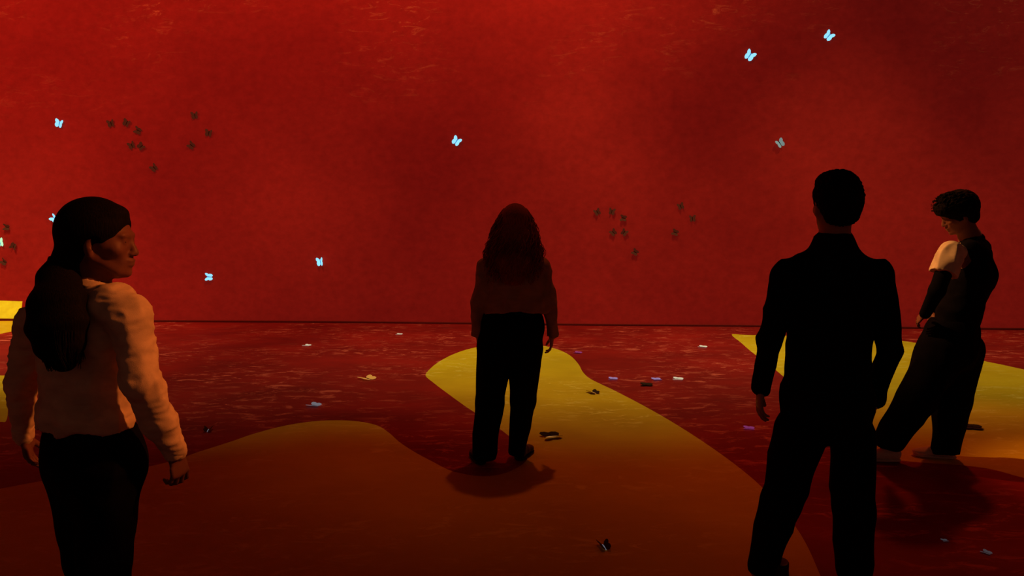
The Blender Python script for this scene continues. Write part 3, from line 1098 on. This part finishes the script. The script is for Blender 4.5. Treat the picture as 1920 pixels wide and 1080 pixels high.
    vs, fs = tubes(pl, .0034, .0014)
    V_, F_ = join_arrays(a, b, vs, fs)
    o = link_mesh('hair', V_, F_, HAIR_K, R, org)
    wrinkle(o, .004, 50, (1, 1, 1), 4)
    return R


build_left_woman()
build_centre_woman()
build_man()
build_right_person()


# ------------------------------------------------------------------ butterflies of the show
def butterfly_mesh(mat_wing, mat_body, openness, seed):
    """one butterfly about 1 unit across, lying in its XY plane, wings tilted up along Z"""
    rnd = random.Random(seed)
    vs, fs, mi = [], [], []
    fore = [(0, .04), (.06, .24), (.20, .42), (.38, .48), (.47, .40), (.46, .22), (.36, .06), (.12, -.02)]
    hind = [(0, .03), (.14, .05), (.36, .07), (.42, -.10), (.38, -.30), (.24, -.42), (.09, -.36), (.0, -.16)]
    for s in (-1, 1):
        for ol in (fore, hind):
            k = len(vs)
            ca, sa = math.cos(openness), math.sin(openness)
            for (x, y) in ol: vs.append((s * x * ca, y, abs(x) * sa + .03))
            for (x, y) in ol: vs.append((s * x * ca, y, abs(x) * sa + .055))
            n = len(ol)
            fs.append(tuple(range(k, k + n))); fs.append(tuple(reversed(range(k + n, k + 2 * n))))
            mi += [0, 0]
            for i in range(n):
                j = (i + 1) % n
                fs.append((k + i, k + j, k + n + j, k + n + i)); mi.append(0)
    # body
    k = len(vs)
    prof = [(-.30, .012), (-.18, .035), (-.02, .045), (.10, .055), (.20, .04), (.27, .03), (.31, .01)]
    for y, r in prof:
        for j in range(8):
            a = j * math.pi / 4
            vs.append((r * math.cos(a), y, .05 + r * math.sin(a)))
    for i in range(len(prof) - 1):
        for j in range(8):
            fs.append((k + i * 8 + j, k + i * 8 + (j + 1) % 8, k + (i + 1) * 8 + (j + 1) % 8, k + (i + 1) * 8 + j)); mi.append(1)
    me = bpy.data.meshes.new('butterfly')
    me.from_pydata(vs, [], fs)
    me.materials.append(mat_wing); me.materials.append(mat_body)
    me.polygons.foreach_set('material_index', mi)
    me.update()
    return me


M_CY = plain('cyan_glowing_wing', (.1, .35, .6), .5, (.30, .78, 1.0), 1.0)
M_CYB = plain('blue_glowing_body', (.05, .2, .5), .5, (.05, .30, .85), .5)
M_GR = plain('green_white_glowing_wing', (.3, .6, .4), .5, (.45, 1.0, .6), .9)
M_GY = plain('grey_blue_glowing_wing', (.2, .3, .3), .5, (.28, .42, .42), .5)
M_DK = plain('dark_brown_wing', (.05, .018, .008), .9, (.085, .014, .006), .55)
M_DKB = plain('dark_body', (.02, .006, .004), .9)
M_WH = plain('ivory_glowing_wing', (.5, .5, .4), .5, (.75, .70, .55), .55)
M_VI = plain('violet_glowing_wing', (.3, .2, .5), .5, (.42, .30, .70), .40)
M_PU = plain('purple_glowing_wing', (.3, .05, .3), .5, (.34, .06, .30), .35)
M_GO = plain('gold_wing', (.7, .35, .06), .6, (.75, .35, .08), .35)
M_ST = plain('steel_blue_wing', (.2, .2, .28), .6, (.2, .22, .28), .5)
M_BN = plain('brown_black_wing', (.035, .012, .008), .8)
M_DIM = plain('dim_grey_wing', (.09, .09, .11), .6, (.09, .09, .11), .35)
ME = {}


def bmesh_of(key, mats, op):
    kk = (key, op)
    if kk not in ME: ME[kk] = butterfly_mesh(mats[0], mats[1], op, 1)
    return ME[kk]


def wall_fly(px, py, size, key, mats, op, spin, label, group):
    u, z = wall_hit(px, py)
    p, t = at_u(u)
    n = np.array([t[1], -t[0]])
    if n @ (-p) < 0: n = -n
    o = bpy.data.objects.new('butterfly', bmesh_of(key, mats, op))
    COL.objects.link(o)
    # local z looks into the room
    q = Vector((n[0], n[1], 0)).to_track_quat('Z', 'Y')
    from mathutils import Quaternion
    o.rotation_mode = 'QUATERNION'
    o.rotation_quaternion = q @ Quaternion((0, 0, 1), spin)
    o.location = (p[0] + n[0] * .001, p[1] + n[1] * .001, z)
    o.scale = (size,) * 3
    tag(o, label, 'butterfly', group)
    return o


def floor_fly(px, py, size, key, mats, op, spin, label, group='butterflies shown on the floor'):
    g = G(px, py)
    o = bpy.data.objects.new('butterfly', bmesh_of(key, mats, op))
    COL.objects.link(o)
    o.location = (g[0], g[1], 0.0)
    o.rotation_euler = (0, 0, spin)
    o.scale = (size, size, size * .6)
    tag(o, label, 'butterfly', group)
    return o


GC = 'bright butterflies on the red wall'
CY = (M_CY, M_CYB)
wall_fly(112, 232, 0.128, 'cy', CY, .35, -.3, 'bright cyan butterfly high on the left of the red wall, above the ponytailed woman', GC)
wall_fly(104, 410, 0.128, 'cy', CY, .5, .9, 'bright blue-cyan butterfly on the wall touching the back of the ponytailed head', GC)
wall_fly(393, 519, 0.122, 'cy', CY, .35, 1.5, 'bright cyan butterfly low on the wall, right of the ponytailed woman', GC)
wall_fly(601, 491, 0.134, 'cy', CY, .75, .1, 'narrow cyan butterfly low on the wall midway between the two women', GC)
wall_fly(856, 265, 0.134, 'cy', CY, .35, -.6, 'bright cyan butterfly on the wall up left of the curly haired woman', GC)
wall_fly(1405, 105, 0.146, 'cy', CY, .35, -.6, 'bright cyan butterfly near the top of the wall, lower of the upper right pair', GC)
wall_fly(1553, 68, 0.134, 'cy', CY, .35, -.7, 'bright cyan butterfly, the topmost on the wall, above the man in black', GC)
wall_fly(1462, 269, .130, 'gy', (M_GY, M_DKB), .6, .6, 'dim grey-blue butterfly on the wall up left of the man in black', GC)
wall_fly(1, 455, 0.140, 'gr', (M_GR, M_CYB), .3, .2, 'pale green glowing butterfly cut by the left edge of the picture', GC)

DKM = (M_DK, M_DKB)
left = [(209, 232, 'leftmost'), (238, 231, 'second from left in the top row'), (260, 245, 'just below the top row'), (248, 273, 'left one of the close lower pair'),
        (265, 275, 'right one of the close lower pair'), (290, 315, 'lowest'), (366, 217, 'topmost'), (392, 250, 'rightmost'), (360, 273, 'lower right')]
spins = [.2, -.5, 1.1, .4, -.9, .7, .1, -.2, .9]
for (x, y, w_), sp in zip(left, spins):
    wall_fly(x, y, .115, 'dk', DKM, .4, sp, 'dark butterfly, %s in the upper left wall flock' % w_, 'dark flock on the upper left wall')
right = [(1120, 398, 'leftmost'), (1147, 397, 'top left'), (1169, 409, 'right of the top left one'), (1150, 436, 'left one of the close lower pair'),
         (1170, 436, 'right one of the close lower pair'), (1191, 473, 'lowest'), (1276, 387, 'topmost'), (1298, 410, 'rightmost'), (1266, 436, 'lower right')]
for (x, y, w_), sp in zip(right, spins):
    wall_fly(x, y, .105, 'dk', DKM, .5, sp + .3, 'dark butterfly, %s in the mid wall flock' % w_, 'dark flock on the middle wall')
for (x, y, w_) in ((14, 426, 'top'), (27, 461, 'middle'), (9, 491, 'bottom')):
    wall_fly(x, y, .11, 'dk', DKM, .5, x * .1, 'small brown butterfly at the left picture edge, %s one of three' % w_, 'brown butterflies at the left edge of the wall')

WH = (M_WH, M_DKB); VI = (M_VI, M_DKB); BN = (M_BN, M_DKB)
floor_fly(576, 648, .10, 'wh', WH, .2, 1.2, 'ivory butterfly on the red floor below the narrow cyan wall butterfly')
floor_fly(749, 627, .09, 'wh', WH, .2, 1.4, 'ivory butterfly on the far red floor close to the wall')
floor_fly(690, 711, .17, 'go', (M_GO, M_DKB), .35, .8, 'gold butterfly on the red floor left of the yellow sand tip')
floor_fly(590, 761, .12, 'st', (M_ST, M_DKB), .4, 1.2, 'steel grey butterfly on the red floor above the left mound')
floor_fly(390, 808, .11, 'bk', (M_BN, M_ST), .9, .2, 'dark butterfly with a pale body beside the ponytailed woman hand')
floor_fly(1150, 711, .10, 'vi', VI, .3, 1.4, 'violet white butterfly on red floor beside the edge of the yellow sand')
floor_fly(1232, 712, .10, 'vi', VI, .3, 1.7, 'violet butterfly on the red floor, middle one of three in a row')
floor_fly(1272, 711, .11, 'wh', WH, .2, 1.3, 'pale green-white butterfly on red floor, right end of a row of three')
floor_fly(1318, 651, .11, 'wh', WH, .3, 1.1, 'ivory butterfly on the far red floor before the right yellow sand')
floor_fly(1084, 662, .10, 'pu', (M_PU, M_DKB), .3, 1.2, 'purple butterfly on the floor right of the curly haired woman hand')
floor_fly(1113, 737, .12, 'bn', (M_BN, M_GO), .5, .5, 'brown butterfly with a gold body on the yellow sand')
floor_fly(1035, 820, .16, 'bn', (M_BN, M_DKB), .5, 1.9, 'large black-brown butterfly on the orange sand by the curly haired woman feet')
floor_fly(1133, 1027, .10, 'bk', (M_BN, M_ST), .9, .2, 'dark butterfly with a pale body, nearest on the floor in the bottom middle')
floor_fly(1405, 804, .09, 'pu', (M_PU, M_DKB), .3, 1.3, 'dim pink butterfly on the dark red floor beside the man in black hand')
floor_fly(1213, 722, .13, 'bn', (M_BN, M_DKB), .2, 1.4, 'faint dark butterfly just under the row of three on red floor')
floor_fly(1824, 802, .16, 'bn', (M_BN, M_DKB), .15, 1.2, 'dark butterfly on the yellow sand right of the stepping person')
floor_fly(1850, 1037, .05, 'dm', (M_DIM, M_DKB), .4, .6, 'tiny grey butterfly on the dark floor in the bottom right corner')
floor_fly(1772, 1014, .035, 'dm', (M_DIM, M_DKB), .4, 1.6, 'tiniest grey butterfly on the dark floor, left of the corner one')


# ------------------------------------------------------------------ lights
def spot(name, loc, target, energy, color, angle, blend=1.0, radius=.15):
    l = bpy.data.lights.new(name, 'SPOT')
    l.energy = energy; l.color = color; l.spot_size = math.radians(angle); l.spot_blend = blend; l.shadow_soft_size = radius
    o = bpy.data.objects.new(name, l)
    COL.objects.link(o)
    o.location = loc
    o.rotation_euler = (Vector(target) - Vector(loc)).to_track_quat('-Z', 'Y').to_euler()
    return o


WARM = (1, .86, .34)
# a row of projectors over the far floor, washers added for the screen's top glow, two orange stage spots, two accents added for the sleeves
for x, e in ((-7.2, 1250), (-3.0, 470), (.9, 680), (4.3, 540), (7.4, 230)):
    spot('projector_light', (x, 8.4, 6.3), (x, 8.55, 0), e, WARM, 67)
spot('added_wall_washer', (-7.0, 6.6, 6.45), (-7.6, 10.0, 5.0), 640, (1, .28, .09), 120)  # washers are added to brighten the upper part of the screen
spot('added_wall_washer', (-2.6, 7.4, 6.45), (-2.4, 10.4, 5.0), 360, (1, .28, .09), 120)
spot('added_wall_washer', (1.0, 7.8, 6.45), (1.4, 10.4, 5.2), 300, (1, .46, .18), 105)
spot('ceiling_light', (.45, 6.0, 6.3), (.2, 5.4, 0), 125, (1, .15, .015), 44, .9, .08)
spot('ceiling_light', (4.2, 6.7, 4.7), (3.2, 4.3, 0), 110, (1, .13, .02), 52, .6, .10)
spot('added_accent', (2.9, 2.5, 4.1), (-1.0, 2.42, 1.40), 620, (1, .22, .04), 13.5, .7, .10)  # added to brighten the left woman's shoulder and sleeve
spot('added_accent', (-1.2, 6.4, 4.6), (2.75, 4.75, 1.35), 1000, (1, .36, .09), 19, .7, .08)  # added to brighten the right person's pale sleeve

wd = bpy.data.worlds.new('world')
SC.world = wd
wd.use_nodes = True
bg = wd.node_tree.nodes['Background']
bg.inputs[0].default_value = (.044, .0145, .0095, 1)
bg.inputs[1].default_value = 1.0

SC.view_settings.view_transform = 'Standard'
SC.view_settings.look = 'None'
SC.view_settings.exposure = 0
SC.view_settings.gamma = 1
SC.view_settings.use_curve_mapping = False
